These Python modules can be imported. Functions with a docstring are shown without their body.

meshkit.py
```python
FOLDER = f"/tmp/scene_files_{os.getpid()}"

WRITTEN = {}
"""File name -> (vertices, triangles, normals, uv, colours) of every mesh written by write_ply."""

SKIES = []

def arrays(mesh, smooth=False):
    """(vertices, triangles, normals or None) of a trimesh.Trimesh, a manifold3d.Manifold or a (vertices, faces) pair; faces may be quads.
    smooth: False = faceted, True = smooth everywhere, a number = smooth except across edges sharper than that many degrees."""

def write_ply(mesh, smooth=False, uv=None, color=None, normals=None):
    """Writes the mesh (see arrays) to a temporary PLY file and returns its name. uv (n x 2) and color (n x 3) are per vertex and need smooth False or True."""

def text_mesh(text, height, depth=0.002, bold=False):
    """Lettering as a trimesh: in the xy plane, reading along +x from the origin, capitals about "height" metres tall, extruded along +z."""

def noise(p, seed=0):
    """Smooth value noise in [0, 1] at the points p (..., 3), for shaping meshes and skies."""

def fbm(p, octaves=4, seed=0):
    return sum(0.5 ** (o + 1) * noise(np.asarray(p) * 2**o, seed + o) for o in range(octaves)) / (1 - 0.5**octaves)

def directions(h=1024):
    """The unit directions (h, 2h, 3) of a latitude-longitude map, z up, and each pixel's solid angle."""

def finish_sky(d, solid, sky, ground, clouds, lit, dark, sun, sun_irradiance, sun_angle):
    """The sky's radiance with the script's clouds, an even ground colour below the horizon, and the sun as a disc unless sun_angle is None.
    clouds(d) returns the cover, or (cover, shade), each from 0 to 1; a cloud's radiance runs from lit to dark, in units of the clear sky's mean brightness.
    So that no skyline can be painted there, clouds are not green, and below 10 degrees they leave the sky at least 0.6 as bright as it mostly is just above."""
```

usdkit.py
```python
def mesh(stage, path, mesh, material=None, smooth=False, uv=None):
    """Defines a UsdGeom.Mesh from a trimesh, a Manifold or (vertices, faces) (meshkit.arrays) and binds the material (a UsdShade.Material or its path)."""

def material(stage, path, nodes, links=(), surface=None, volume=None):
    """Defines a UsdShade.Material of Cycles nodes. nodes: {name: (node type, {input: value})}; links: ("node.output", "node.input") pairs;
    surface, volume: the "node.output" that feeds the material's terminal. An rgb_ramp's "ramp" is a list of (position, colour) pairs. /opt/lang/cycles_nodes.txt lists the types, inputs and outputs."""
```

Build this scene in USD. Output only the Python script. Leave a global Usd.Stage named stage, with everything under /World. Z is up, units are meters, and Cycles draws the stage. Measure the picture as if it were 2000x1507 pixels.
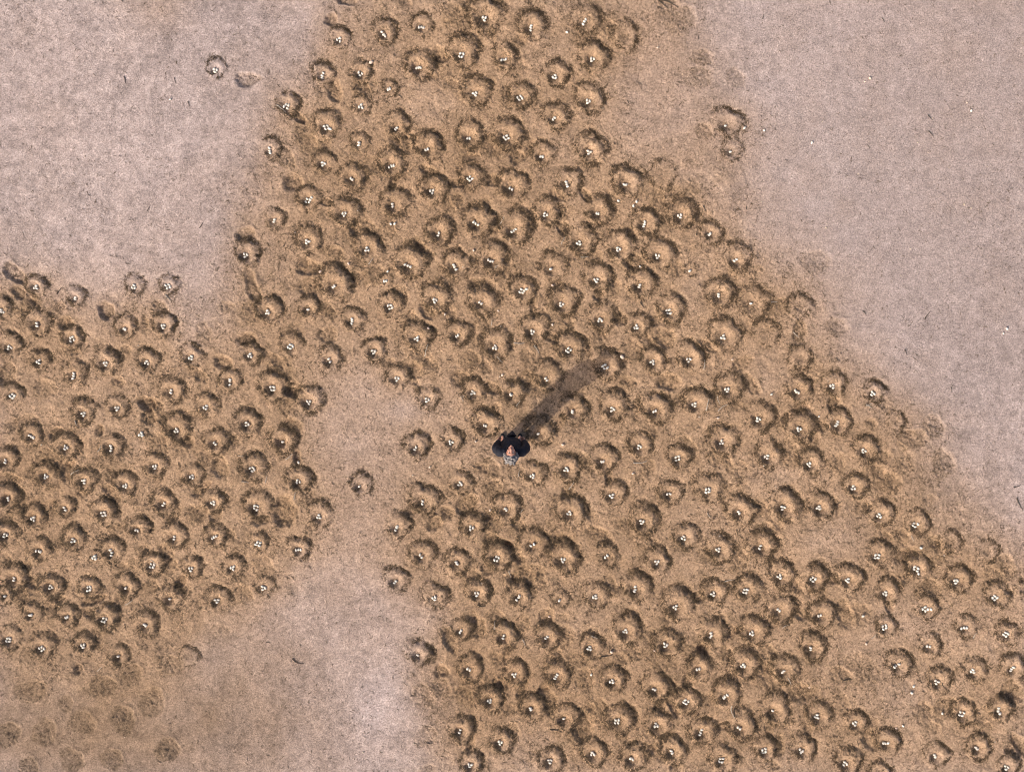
import math
import numpy as np
import trimesh
import manifold3d as m3
import usdkit, meshkit
from pxr import Usd, UsdGeom, UsdLux, UsdShade, Sdf, Gf, Vt

# ------------------------------------------------------------------ stage, camera, sky, sun
stage = Usd.Stage.CreateInMemory()
UsdGeom.SetStageUpAxis(stage, UsdGeom.Tokens.z)
UsdGeom.SetStageMetersPerUnit(stage, 1.0)
UsdGeom.Xform.Define(stage, '/World')
UsdGeom.Scope.Define(stage, '/World/Looks')

EXPOSURE = 0.27
CAM_H = 14.5
cam = UsdGeom.Camera.Define(stage, '/World/camera')
cam.CreateHorizontalApertureAttr(36.0)
cam.CreateVerticalApertureAttr(36.0 * 771 / 1024)
cam.CreateFocalLengthAttr(36.0 * CAM_H / 20.0)
cam.CreateClippingRangeAttr(Gf.Vec2f(0.1, 10000))
cam.CreateExposureAttr(EXPOSURE)
UsdGeom.Xformable(cam).AddTranslateOp().Set(Gf.Vec3d(0, 0, CAM_H))

SUN_EL = math.radians(33.0)
SUN_AZ = math.atan2(-0.72, -0.69)                 # atan2(x, y) of the direction towards the sun
sunv = np.array([math.sin(SUN_AZ) * math.cos(SUN_EL), math.cos(SUN_AZ) * math.cos(SUN_EL), math.sin(SUN_EL)])
sky_mat = usdkit.material(stage, '/World/Looks/sky_look', {
    's': ('sky_texture', {'sky_type': 'single_scattering', 'sun_disc': False, 'sun_elevation': SUN_EL, 'sun_rotation': SUN_AZ, 'aerosol_density': 4.0, 'air_density': 0.8}),
    'b': ('background_shader', {'strength': 0.15})}, [('s.color', 'b.color')], surface='b.background')
dome = UsdLux.DomeLight.Define(stage, '/World/sky')
UsdShade.MaterialBindingAPI.Apply(dome.GetPrim()).Bind(sky_mat)
sun = UsdLux.DistantLight.Define(stage, '/World/sun')
sun.CreateNormalizeAttr(True)
sun.CreateIntensityAttr(0.90)
sun.CreateAngleAttr(0.5)
sun.CreateColorAttr(Gf.Vec3f(1.0, 0.93, 0.84))
zx = sunv
xx = np.cross([0, 0, 1], zx); xx /= np.linalg.norm(xx)
yx = np.cross(zx, xx)
UsdGeom.Xformable(sun).AddTransformOp().Set(Gf.Matrix4d(*xx, 0, *yx, 0, *zx, 0, 0, 0, 0, 1))


# ------------------------------------------------------------------ small helpers
def W(px, py):
    """A point of the photograph's ground (2000 x 1507) in metres."""
    return (px - 1000.0) / 100.0, (753.5 - py) / 100.0


NAMES = {}


def numbered(name):
    n = NAMES.get(name, 0)
    NAMES[name] = n + 1
    return name if n == 0 else f'{name}_{n:03d}'


def tag(prim, label=None, cat=None, group=None, kind=None):
    for k, v in (('label', label), ('category', cat), ('group', group), ('kind', kind)):
        if v:
            prim.SetCustomDataByKey(k, v)
    return prim


def thing(name, label, cat, loc=(0, 0, 0), group=None, kind=None):
    x = UsdGeom.Xform.Define(stage, '/World/' + numbered(name))
    x.AddTranslateOp().Set(Gf.Vec3d(*map(float, loc)))
    return tag(x.GetPrim(), label, cat, group, kind)


def raw_mesh(path, v, f, mat, n=None, col=None):
    m = UsdGeom.Mesh.Define(stage, path)
    v = np.asarray(v, np.float32)
    f = np.asarray(f, np.int32)
    m.CreatePointsAttr(Vt.Vec3fArray.FromNumpy(np.ascontiguousarray(v)))
    m.CreateFaceVertexCountsAttr(Vt.IntArray.FromNumpy(np.full(len(f), 3, np.int32)))
    m.CreateFaceVertexIndicesAttr(Vt.IntArray.FromNumpy(np.ascontiguousarray(f.ravel())))
    m.CreateSubdivisionSchemeAttr('none')
    if n is not None:
        m.CreateNormalsAttr(Vt.Vec3fArray.FromNumpy(np.ascontiguousarray(np.asarray(n, np.float32))))
        m.SetNormalsInterpolation('vertex')
    if col is not None:
        UsdGeom.PrimvarsAPI(m).CreatePrimvar('soil', Sdf.ValueTypeNames.Color3fArray, 'vertex').Set(
            Vt.Vec3fArray.FromNumpy(np.ascontiguousarray(np.asarray(col, np.float32))))
    UsdShade.MaterialBindingAPI.Apply(m.GetPrim()).Bind(UsdShade.Material.Get(stage, '/World/Looks/' + mat))
    return m.GetPrim()


def look(name, nodes, links, surface='p.BSDF'):
    return usdkit.material(stage, '/World/Looks/' + name, nodes, links, surface=surface)


def sstep(a, b, x):
    t = np.clip((x - a) / (b - a), 0, 1)
    return t * t * (3 - 2 * t)


# ------------------------------------------------------------------ materials
def soil_nodes():
    return ({
        'g': ('geometry', {}),
        'at': ('attribute', {'attribute': 'soil'}),
        'n1': ('noise_texture', {'scale': 30.0, 'detail': 5.0, 'roughness': 0.75}),
        'r1': ('map_range', {'from_min': 0.32, 'from_max': 0.68, 'to_min': 0.60, 'to_max': 1.36, 'clamp': True}),
        'n2': ('noise_texture', {'scale': 4.5, 'detail': 4.0, 'roughness': 0.6}),
        'r2': ('map_range', {'from_min': 0.3, 'from_max': 0.7, 'to_min': 0.86, 'to_max': 1.12, 'clamp': True}),
        'mul': ('math', {'math_type': 'multiply'}),
        'vm': ('vector_math', {'math_type': 'scale'}),
        'n3': ('noise_texture', {'scale': 48.0, 'detail': 3.0, 'roughness': 0.7}),
        'b': ('bump', {'strength': 0.9, 'distance': 0.018}),
        'p': ('principled_bsdf', {'roughness': 0.95, 'specular_ior_level': 0.15})},
        [('g.position', 'n1.vector'), ('g.position', 'n2.vector'), ('g.position', 'n3.vector'),
         ('n1.fac', 'r1.value'), ('n2.fac', 'r2.value'), ('r1.result', 'mul.value1'), ('r2.result', 'mul.value2'),
         ('at.color', 'vm.vector1'), ('mul.value', 'vm.scale'), ('vm.vector', 'p.base_color'),
         ('n3.fac', 'b.height'), ('b.normal', 'p.normal')])


look('sand', *soil_nodes())


def varied(name, colours, rough=0.8, scale=40.0, spec=0.2):
    """Plain material whose tone differs from piece to piece of the mesh and a little along it."""
    ramp = [(i / (len(colours) - 1), c) for i, c in enumerate(colours)]
    look(name, {
        'g': ('geometry', {}), 'r': ('rgb_ramp', {'ramp': ramp}),
        'n': ('noise_texture', {'scale': scale, 'detail': 3.0}),
        'm': ('map_range', {'from_min': 0.25, 'from_max': 0.75, 'to_min': 0.75, 'to_max': 1.2}),
        'v': ('vector_math', {'math_type': 'scale'}),
        'p': ('principled_bsdf', {'roughness': rough, 'specular_ior_level': spec})},
        [('g.random_per_island', 'r.fac'), ('g.position', 'n.vector'), ('n.fac', 'm.value'), ('r.color', 'v.vector1'),
         ('m.result', 'v.scale'), ('v.vector', 'p.base_color')])


varied('twigs', [(0.085, 0.056, 0.031), (0.13, 0.088, 0.052), (0.18, 0.123, 0.074), (0.34, 0.25, 0.165), (0.46, 0.37, 0.27), (0.10, 0.066, 0.038)])
varied('stick_dark', [(0.055, 0.043, 0.032), (0.085, 0.066, 0.048)])
varied('stick_pale', [(0.40, 0.34, 0.27), (0.50, 0.43, 0.35)])
varied('egg_white', [(0.64, 0.59, 0.50), (0.72, 0.67, 0.59), (0.57, 0.51, 0.42)], rough=0.85, scale=25.0, spec=0.12)
varied('egg_stained', [(0.62, 0.47, 0.36), (0.66, 0.54, 0.43)], rough=0.6, scale=30.0)
varied('pebble', [(0.45, 0.36, 0.27), (0.5, 0.42, 0.33)], rough=0.8)

# ------------------------------------------------------------------ what the photograph shows: nests
# per tile of the photograph (origin; 5 units per pixel): eggs' centre x y, number of eggs (negative: in a row), angle, ring radius in pixels, depth
TILES = {
 (400, 0): """102 685 3 20 22 .7;1308 385 3 60 24 .9;1745 328 -3 -50 28 1;1145 735 -3 75 26 .9;1515 712 3 20 25 1;1800 870 -2 35 19 .6;1525 1040 3 80 22 .7;
   795 1035 4 20 27 1;1185 1238 5 -30 30 1;1865 1245 -2 60 28 1;1505 1405 2 80 22 .8;632 1470 -3 90 24 .7""",
 (800, 0): """113 262 -3 -10 25 .8;728 172 3 20 42 1;1180 268 -3 75 33 1.1;1705 215 -3 65 34 .6;505 535 4 30 36 .9;922 575 -3 0 28 .9;82 653 -3 0 34 1.2;
   1788 577 3 10 34 1;1417 745 3 75 29 1;638 910 3 40 33 .9;1077 950 4 -20 28 1.1;1745 985 3 10 34 .9;1410 1153 -2 40 30 .9;577 1343 2 10 31 1.1;945 1337 4 -10 36 1.1;
   168 1457 -2 25 33 1;1755 1480 3 10 35 1.1;1290 1525 -2 0 26 1""",
 (1200, 0): """1090 1222 1 0 32 .9;1135 1480 1 0 24 .7;110 350 0 0 32 .6""",
 (400, 300): """1152 95 3 10 24 1;1432 242 2 -20 30 1;1818 117 -3 15 31 1;1003 455 5 30 27 1;670 657 2 90 24 .7;1358 585 3 30 33 1;1835 500 2 -70 32 1;
   390 988 3 20 29 1.1;998 857 3 0 31 .8;1583 932 3 -20 33 1;1255 1295 -2 40 40 1.2;1980 1092 -3 -20 36 1.2;1763 1245 2 0 15 .6""",
 (800, 300): """590 240 4 0 28 1;217 363 3 40 32 1.1;993 335 2 -30 34 1.1;1537 297 -3 -80 30 .8;1328 593 3 0 30 .9;1837 578 2 0 31 .9;648 680 -3 -25 36 1.2;
   278 782 2 70 31 1.2;1015 745 -3 35 38 1.1;1657 870 3 -40 35 .9;793 1042 -3 -20 34 1.1;445 1107 -3 -60 30 .9;1380 1125 1 10 31 .7;1825 1232 3 40 32 .9;
   1097 1340 5 20 30 .9;245 1433 3 10 33 1;693 1455 2 -40 34 1;1485 1468 3 10 33 1""",
 (1200, 300): """107 295 2 -10 34 1;295 685 -3 70 31 1;642 605 3 50 34 .9;935 787 2 35 26 .9;42 930 3 0 34 1;425 998 3 20 34 1;1185 1038 2 40 31 .7;735 1145 1 30 16 .4;
   248 1290 2 90 33 1;1020 1378 2 90 33 .9;1335 1462 1 0 38 .5;1810 1490 0 0 29 .7;470 210 0 0 31 .4""",
 (0, 480): """345 405 3 80 24 1;725 510 -2 90 22 1;1305 400 3 80 23 .7;1640 395 4 -20 22 .9;5 635 2 80 25 1;355 765 -2 80 29 .8;695 910 4 60 25 1;1215 810 2 -20 25 .9;
   1590 785 3 -80 26 1;80 995 3 0 27 1;375 1130 3 -60 24 1;1025 1150 3 30 29 1;1425 1140 3 -40 26 1;1858 1090 3 70 26 .9;715 1270 -3 80 27 .7;120 1465 4 10 23 1;1668 1425 -2 75 28 .9""",
 (400, 560): """608 248 3 90 31 .9;1005 220 1 0 25 1;1435 335 -3 75 26 .9;1808 195 4 -20 28 1;440 670 3 80 25 1;835 583 4 10 26 .6;1645 632 3 20 27 1.2;1215 720 2 -70 27 .9;
   1875 897 3 30 26 .9;240 928 -3 80 25 1;655 990 4 -40 33 1;1010 1125 3 35 31 1.2;405 1340 3 0 29 1.2;5 1175 3 60 26 .9""",
 (800, 560): """1862 325 3 -20 31 .9;68 505 3 60 32 1;462 475 -2 35 28 1;1200 440 3 20 33 1.1;833 590 3 80 34 1;1553 617 4 10 33 1;1910 780 4 -20 34 .9;1335 900 -2 -45 32 1;
   170 1103 3 10 24 .9;618 1033 3 -10 27 1.1;990 1055 -2 -25 28 1;738 1358 -2 -15 32 1.2;1590 1220 -2 55 32 1;1258 1435 1 20 32 1.1;1980 1195 3 0 33 1""",
 (1200, 560): """535 240 4 -30 31 1.1;215 393 3 80 27 .9;1065 490 3 80 36 .8;375 735 3 -60 28 1;730 712 3 25 32 1.1;1105 1005 3 35 33 .9;1790 1020 -3 -40 30 1;395 1210 -2 15 34 1.1;
   785 1150 3 60 32 1;1410 1295 3 0 32 .9;1807 1390 3 20 33 .9;1490 440 0 0 30 .4;1820 690 0 0 27 .6""",
 (1600, 560): """133 970 3 60 26 1;525 1042 3 -10 25 1;180 1338 -3 60 29 1;755 1310 0 0 22 .7""",
 (0, 760): """803 240 3 50 28 1;1135 185 3 35 25 1;300 462 -3 -15 25 .9;635 568 3 0 28 .9;1075 573 -3 -80 27 1;1380 440 3 70 14 .5;1712 403 3 -30 31 1.1;45 705 -2 90 27 1;
   437 853 3 0 27 1;810 900 3 40 27 1;1215 942 3 60 27 1;1505 757 3 40 27 1;1868 855 3 70 26 1;65 1070 -2 -60 29 1.2;315 1265 3 -60 27 1;628 1165 -2 -80 22 1;
   1003 1218 4 -20 29 1.2;1588 1125 -2 75 28 1;1328 1378 -2 -25 27 1;42 1428 3 0 27 1;710 1478 3 -10 27 1;1693 1452 -2 80 28 1""",
 (400, 820): """95 230 2 -45 29 1;750 215 1 0 31 1.1;455 482 4 -10 31 1.2;905 603 3 -10 30 1.2;75 810 3 70 26 1;493 857 4 -60 31 1;1110 945 3 -30 29 .7;1505 650 1 30 25 .9;
   1868 1055 -3 70 28 .9;88 1145 -3 30 25 1;523 1208 4 20 21 .8;912 1268 -3 0 25 1;268 1445 3 50 25 .8""",
 (800, 820): """55 278 -2 60 29 1.1;403 218 3 10 25 .9;490 625 3 -20 26 1;125 808 -2 65 34 1;940 875 2 -45 32 .9;603 1055 3 0 29 1;1200 548 3 60 28 .8;1532 485 3 -30 31 .9;
   1885 405 -2 0 31 1;1975 740 3 50 28 .9;1560 912 3 -30 36 1.1;1200 1217 -2 20 33 .8;112 1330 2 -55 30 .8;460 1398 -2 90 28 .9;850 1358 4 20 32 1;1500 1370 3 20 35 1.2;1920 1333 2 40 26 .8""",
 (1200, 820): """245 265 3 0 28 1;620 375 4 60 27 1;1053 220 3 -30 34 1.1;1495 360 3 60 30 1;1910 435 3 50 28 1;535 723 -2 10 28 1;910 688 4 50 32 .6;1220 905 -2 -60 34 1;
   1655 860 3 10 34 1.1;270 995 3 20 34 1.1;680 1155 3 -40 29 1;1020 1270 3 60 32 1;1428 1245 -2 75 34 1;418 1388 3 30 28 .9""",
 (1600, 820): """445 303 3 0 29 1.1;343 665 3 -20 27 1.1;5 860 3 -40 30 1.1;590 935 3 -30 29 .9;945 1025 4 20 28 .9;570 1333 4 45 29 1;955 1455 5 -70 28 1;1285 1190 0 0 25 .8;1650 1275 0 0 24 .7""",
 (0, 1040): """370 183 -3 -15 26 .9;925 240 3 -40 14 .6;1083 195 -3 -80 27 .8;1480 322 4 30 27 1;1860 355 3 30 25 1;125 455 -2 80 31 1;482 535 3 0 28 1.1;865 545 4 50 25 1;
   1217 545 1 60 28 1;1650 652 1 0 29 .9;45 620 1 0 19 .9;295 803 -2 25 24 .7;645 825 2 35 26 .9;1010 853 4 25 30 1.2;1412 907 2 -40 28 .9;70 1050 4 40 27 1.1;400 1135 4 0 29 1;
   805 1105 3 45 25 1;1148 1210 1 10 24 .9;1845 1200 0 0 22 .6""",
 (400, 1060): """573 438 3 0 22 .7;112 565 3 30 26 .9;1858 380 -2 55 28 .9""",
 (800, 1080): """240 440 3 -70 28 .8;655 400 3 30 28 1.1;1060 435 -3 60 29 1;1462 460 1 60 20 .6;1810 428 3 -60 28 .8;495 762 2 35 24 .7;915 822 -2 70 30 1.2;1338 830 2 40 28 1;
   1760 935 3 -50 28 .9;78 1000 1 -20 28 1;577 1138 2 -35 29 .9;1022 1190 3 40 28 1;1430 1205 -3 55 30 1;1975 1255 3 -50 28 1;780 1450 3 -70 28 1.1""",
 (1200, 1080): """203 355 -3 75 32 1;600 530 3 45 36 1.1;968 402 3 60 28 1;1285 372 4 40 31 1;1618 230 3 -50 30 .9;1945 258 4 0 30 1;1612 562 -2 -30 34 .9;110 768 3 -30 33 1.1;
   502 900 3 10 31 1;945 805 -3 90 31 1;1345 785 3 60 32 .9;1925 940 -2 90 31 1;820 1132 -2 10 28 1;1262 1105 3 -30 32 .9;1650 1158 2 45 31 .8;393 1333 2 -25 33 1.2;703 1455 4 10 29 .9;
   1085 1400 -3 45 32 1""",
 (1600, 1080): """285 268 3 60 31 1;655 398 3 70 28 1.1;1345 278 3 20 31 .9;1725 437 4 0 29 .9;1040 545 5 0 26 .9;10 612 -2 20 30 1;640 722 4 60 23 .9;1422 730 -3 15 26 .7;
   1830 793 4 20 26 .8;1078 913 -2 0 26 .8;760 1100 -3 30 30 .8;1155 1262 3 10 28 .8;1505 1155 3 -40 27 .8;1890 1135 -3 60 28 1;2000 350 0 0 20 .7""",
 (800, 1307): """1185 390 2 -60 29 1;488 608 -2 80 29 1.1;885 720 3 20 28 1;1508 490 1 20 30 1;590 938 3 20 27 1;1370 903 3 30 29 1;1790 832 3 -20 29 1""",
 (1200, 1307): """28 512 4 40 34 1.1;412 553 3 -20 30 1;848 620 -3 70 31 1;1222 575 2 -35 34 1;1555 412 1 -30 35 1.1;1985 465 3 -50 29 1;170 880 2 -30 30 .9;560 810 2 -75 30 .9;
   1048 890 4 40 31 .9;1467 795 4 60 26 1;1828 797 3 10 29 1""",
 (1600, 1307): """355 530 3 50 25 1;655 722 -3 0 28 1;263 930 3 -10 31 1.1;1140 850 2 -40 27 1;1548 775 2 -45 29 1;1835 960 3 10 25 1;1400 437 4 30 27 .9;1760 405 -3 -70 27 1;600 1010 0 0 26 1"""}
NESTS = []
for (ox, oy), text in TILES.items():
    for row in text.replace('\n', ' ').split(';'):
        if row.strip():
            x, y, n, a, R, d = map(float, row.split())
            p = (ox + x / 5, oy + y / 5)
            if all(math.hypot(p[0] - q['p'][0], p[1] - q['p'][1]) > 9 for q in NESTS):
                NESTS.append(dict(p=p, n=abs(int(n)), row=n < 0, a=a, R=R / 100.0, d=d))

# hollows scraped into the ground: x y, half axes, tilt, depth (pixels of the photograph)
HOLLOWS = """482 155 27 15 -5 .8;646 38 12 15 -30 1;654 178 14 26 10 .8;578 224 26 10 -35 1;788 4 18 14 0 .6;880 30 30 24 -40 .6;1328 40 32 30 0 .45;1370 112 24 18 -20 .4;1362 152 30 26 0 .3;
1435 153 21 22 0 .35;574 357 21 19 30 .9;478 460 22 16 20 .9;606 524 27 15 -10 1;590 512 14 14 0 .4;29 534 31 16 -42 .9;128 632 17 15 0 1;207 606 18 18 -20 1;283 634 7 18 0 .5;
12 732 22 24 0 .8;84 762 26 24 -30 .6;230 748 14 14 0 .6;482 664 20 17 0 .9;436 708 21 16 -10 .9;550 720 30 24 -20 .5;640 655 22 18 0 .7;568 836 26 22 -30 .8;567 648 26 20 0 .3;
918 704 20 26 0 .6;1030 698 18 22 0 .4;1300 660 24 20 -20 .7;1500 632 26 16 -20 .3;1562 648 16 24 0 .7;1634 640 22 22 -40 .6;1590 512 31 28 0 .35;1822 834 23 27 0 .5;1701 828 14 12 0 .5;
1842 906 26 30 0 .45;1764 906 26 26 0 .3;1812 978 18 14 0 .4;1686 992 20 18 0 .4;1634 905 22 24 0 .4;286 788 17 15 0 .9;290 815 16 16 0 .8;20 832 14 14 0 .6;108 846 17 13 0 .7;194 840 9 14 0 .9;
132 908 14 10 0 .5;555 998 25 31 -20 1.1;430 912 19 22 0 .8;580 896 8 18 0 .9;848 1022 16 15 0 .7;912 988 20 26 -20 1;970 1062 30 20 -20 .9;1098 1060 26 20 0 .8;1442 924 25 26 -10 .35;
152 1306 11 10 0 .7;256 1316 24 20 0 .5;330 1300 27 24 -40 .4;428 1232 20 18 0 .25;1022 1132 26 28 -20 .9;932 1226 20 24 0 .9;970 1206 30 14 -20 .6;1068 1206 18 18 0 .8;868 1238 13 18 20 .5;
862 1310 14 16 0 .7;1142 1326 20 26 0 .55;902 1358 21 20 0 .6;824 1360 27 24 0 .4;1175 1398 24 36 20 .5;830 1440 24 24 -20 .4;832 1510 24 18 0 .4;1672 1200 28 26 0 .4;1680 1310 42 34 0 .25;
1804 1393 22 24 0 .5;1976 1352 28 22 -30 1;1984 1462 22 24 0 .9;60 1350 32 24 0 .4;200 1340 26 24 0 .5;160 1410 26 24 0 .4;240 1406 24 30 0 .6;296 1372 28 28 -30 .5;86 1430 26 26 0 .6;16 1434 24 26 0 .6;
326 1464 24 26 0 .6;218 1482 22 23 0 .6;140 1484 24 26 0 .4;56 1498 22 20 0 .5;128 1374 16 16 0 .4;944 836 26 18 -30 .5;1010 545 22 16 0 .4;1060 830 30 30 0 .2;700 520 16 24 0 .5;
810 722 18 14 -40 .8;1316 1256 18 14 0 .5;1466 1132 22 20 0 .4;1240 1278 28 14 0 .35;1374 256 16 20 30 .5;1246 1010 16 14 0 .4;1290 1290 40 20 -10 .4"""
HOLLOWS = [tuple(map(float, r.split())) for r in HOLLOWS.replace('\n', '').split(';') if r.strip()]

# ------------------------------------------------------------------ the ground's shape, as a height field
STEP = 0.022
HX, HY = 10.9, 8.4
gx = np.arange(-HX, HX + 1e-6, STEP)
gy = np.arange(-HY, HY + 1e-6, STEP)
NX, NY = len(gx), len(gy)
X, Y = np.meshgrid(gx, gy)                     # row = y
PX, PY = X * 100 + 1000, 753.5 - Y * 100        # in pixels of the photograph


def gn(scale, seed, octs=3, z=0.0):
    P = np.stack([X * scale, Y * scale, np.full_like(X, z)], -1)
    return meshkit.fbm(P, octs, seed) * 2 - 1


# the brown scraped colony ground against the grey-pink crust
COLONY = [(640, -90), (605, 100), (540, 180), (500, 270), (465, 340), (445, 500), (405, 610), (340, 565), (200, 570), (70, 520), (-120, 500), (-120, 1345), (120, 1335), (240, 1335), (340, 1290),
          (430, 1200), (520, 1185), (600, 1110), (680, 1110), (740, 1150), (800, 1190), (850, 1215), (800, 1270), (780, 1350), (830, 1430), (870, 1620), (2120, 1620), (2120, 1120), (2000, 1060), (1940, 1020),
          (1880, 970), (1850, 900), (1830, 815), (1750, 790), (1690, 720), (1650, 640), (1610, 540), (1560, 490), (1490, 450), (1460, 320), (1440, 220), (1400, 180), (1385, 90), (1320, -90)]


def poly_mask(poly):
    poly = np.array(poly, float)
    inside = np.zeros(X.shape, bool)
    wx, wy = PX + 45 * gn(1.0, 11), PY + 45 * gn(1.0, 12)
    for (x0, y0), (x1, y1) in zip(poly, np.roll(poly, -1, 0)):
        if y0 == y1:
            continue
        c = ((y0 > wy) != (y1 > wy)) & (wx < (x1 - x0) * (wy - y0) / (y1 - y0) + x0)
        inside ^= c
    return inside.astype(np.float32)


def blur(a, metres):
    from scipy.ndimage import gaussian_filter
    return gaussian_filter(a, metres / STEP, mode='nearest')


hard = poly_mask(COLONY)
soft = blur(hard, 0.22)
wide = blur(hard, 0.75)
wider = blur(hard, 1.3)
tan = np.clip(0.24 * soft + 0.50 * wide + 0.44 * wider - 0.05, 0, 1)


def spot(x, y, rx, ry, k, p=2):
    return k * np.exp(-(((PX - x) / rx) ** 2 + ((PY - y) / ry) ** 2) ** (p / 2))


tan = np.clip(tan + spot(310, 15, 60, 50, .55) + spot(160, 1450, 380, 150, .62) + spot(520, 1330, 240, 230, .40) - spot(745, 1380, 70, 90, .25) - spot(700, 850, 95, 190, .10) + spot(700, 980, 100, 160, .12)
              - spot(380, 640, 50, 60, .45) - spot(790, 800, 35, 25, .4) + spot(1880, 60, 260, 200, .12) + 0.22 * gn(1.7, 21, 4), 0, 1)
damp = 1 - np.clip(spot(100, 1470, 420, 190, .30) + spot(480, 1400, 220, 160, .14) + spot(310, 15, 60, 50, .10) + spot(1950, 350, 330, 600, .10, 4), 0, .36)
calm = 1 - 0.5 * sstep(1350, 1550, PX) * (1 - sstep(500, 900, PY))

bare = np.clip(spot(700, 880, 100, 200, 1.3, 4) + spot(1330, 190, 90, 130, 1.2, 4) + spot(700, 1120, 110, 110, .9, 4), 0, 1)
core = soft * (1 - bare)
rng = np.random.default_rng(7)
H = 0.006 * gn(1.2, 1) * 1.0 + 0.0028 * gn(9, 2, 3) + (0.2 * soft + 0.8 * core) * (0.022 * gn(2.6, 3, 3) + 0.011 * gn(8, 4, 3))
H = H.astype(np.float64)
litter = np.zeros_like(H)  # litter cover; also carries the shade painted into the egg pits
discs = np.zeros_like(H)
WARP = 0.75 * gn(6.0, 51, 3) + 0.55 * gn(15.0, 52, 2)
owner = np.full(H.shape, -1, np.int32)
best = np.full(H.shape, 9.0)


def window(cx, cy, r):
    i0, i1 = np.searchsorted(gx, [cx - r, cx + r])
    j0, j1 = np.searchsorted(gy, [cy - r, cy + r])
    return slice(j0, j1), slice(i0, i1)


hrng = np.random.default_rng(77)
extra = 0
close = [(a, b) for i, a in enumerate(NESTS) for b in NESTS[i + 1:] if math.hypot(a['p'][0] - b['p'][0], a['p'][1] - b['p'][1]) < (a['R'] + b['R']) * 100 + 22]
for a, b in close:                              # troughs that run from one nest's ring into the next
    if hrng.random() < 0.42:
        tx_, ty_ = b['p'][0] - a['p'][0], b['p'][1] - a['p'][1]
        tl_ = math.degrees(math.atan2(-ty_, tx_)) + (90 if hrng.random() < .35 else 0) + hrng.normal(0, 18)
        HOLLOWS.insert(0, ((a['p'][0] + b['p'][0]) / 2 + hrng.normal(3, 5), (a['p'][1] + b['p'][1]) / 2 + hrng.normal(-5, 5), hrng.uniform(16, 30), hrng.uniform(8, 15), tl_, hrng.uniform(.5, .95) * min(a['d'], b['d'])))
while extra < 210:                              # the many nameless scrapes between the nests
    hx_, hy_ = hrng.uniform(-20, 2020), hrng.uniform(-20, 1527)
    j_, i_ = int((753.5 - hy_) / 100 / STEP + HY / STEP), int(((hx_ - 1000) / 100 + HX) / STEP)
    if core[np.clip(j_, 0, NY - 1), np.clip(i_, 0, NX - 1)] > 0.88 and min(math.hypot(hx_ - q['p'][0], hy_ - q['p'][1]) for q in NESTS) > 24:
        HOLLOWS.insert(0, (hx_, hy_, hrng.uniform(14, 36), hrng.uniform(12, 26), hrng.uniform(-80, 20), hrng.choice([.3, .4, .5, .6, .64, .75])))
        extra += 1
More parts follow.
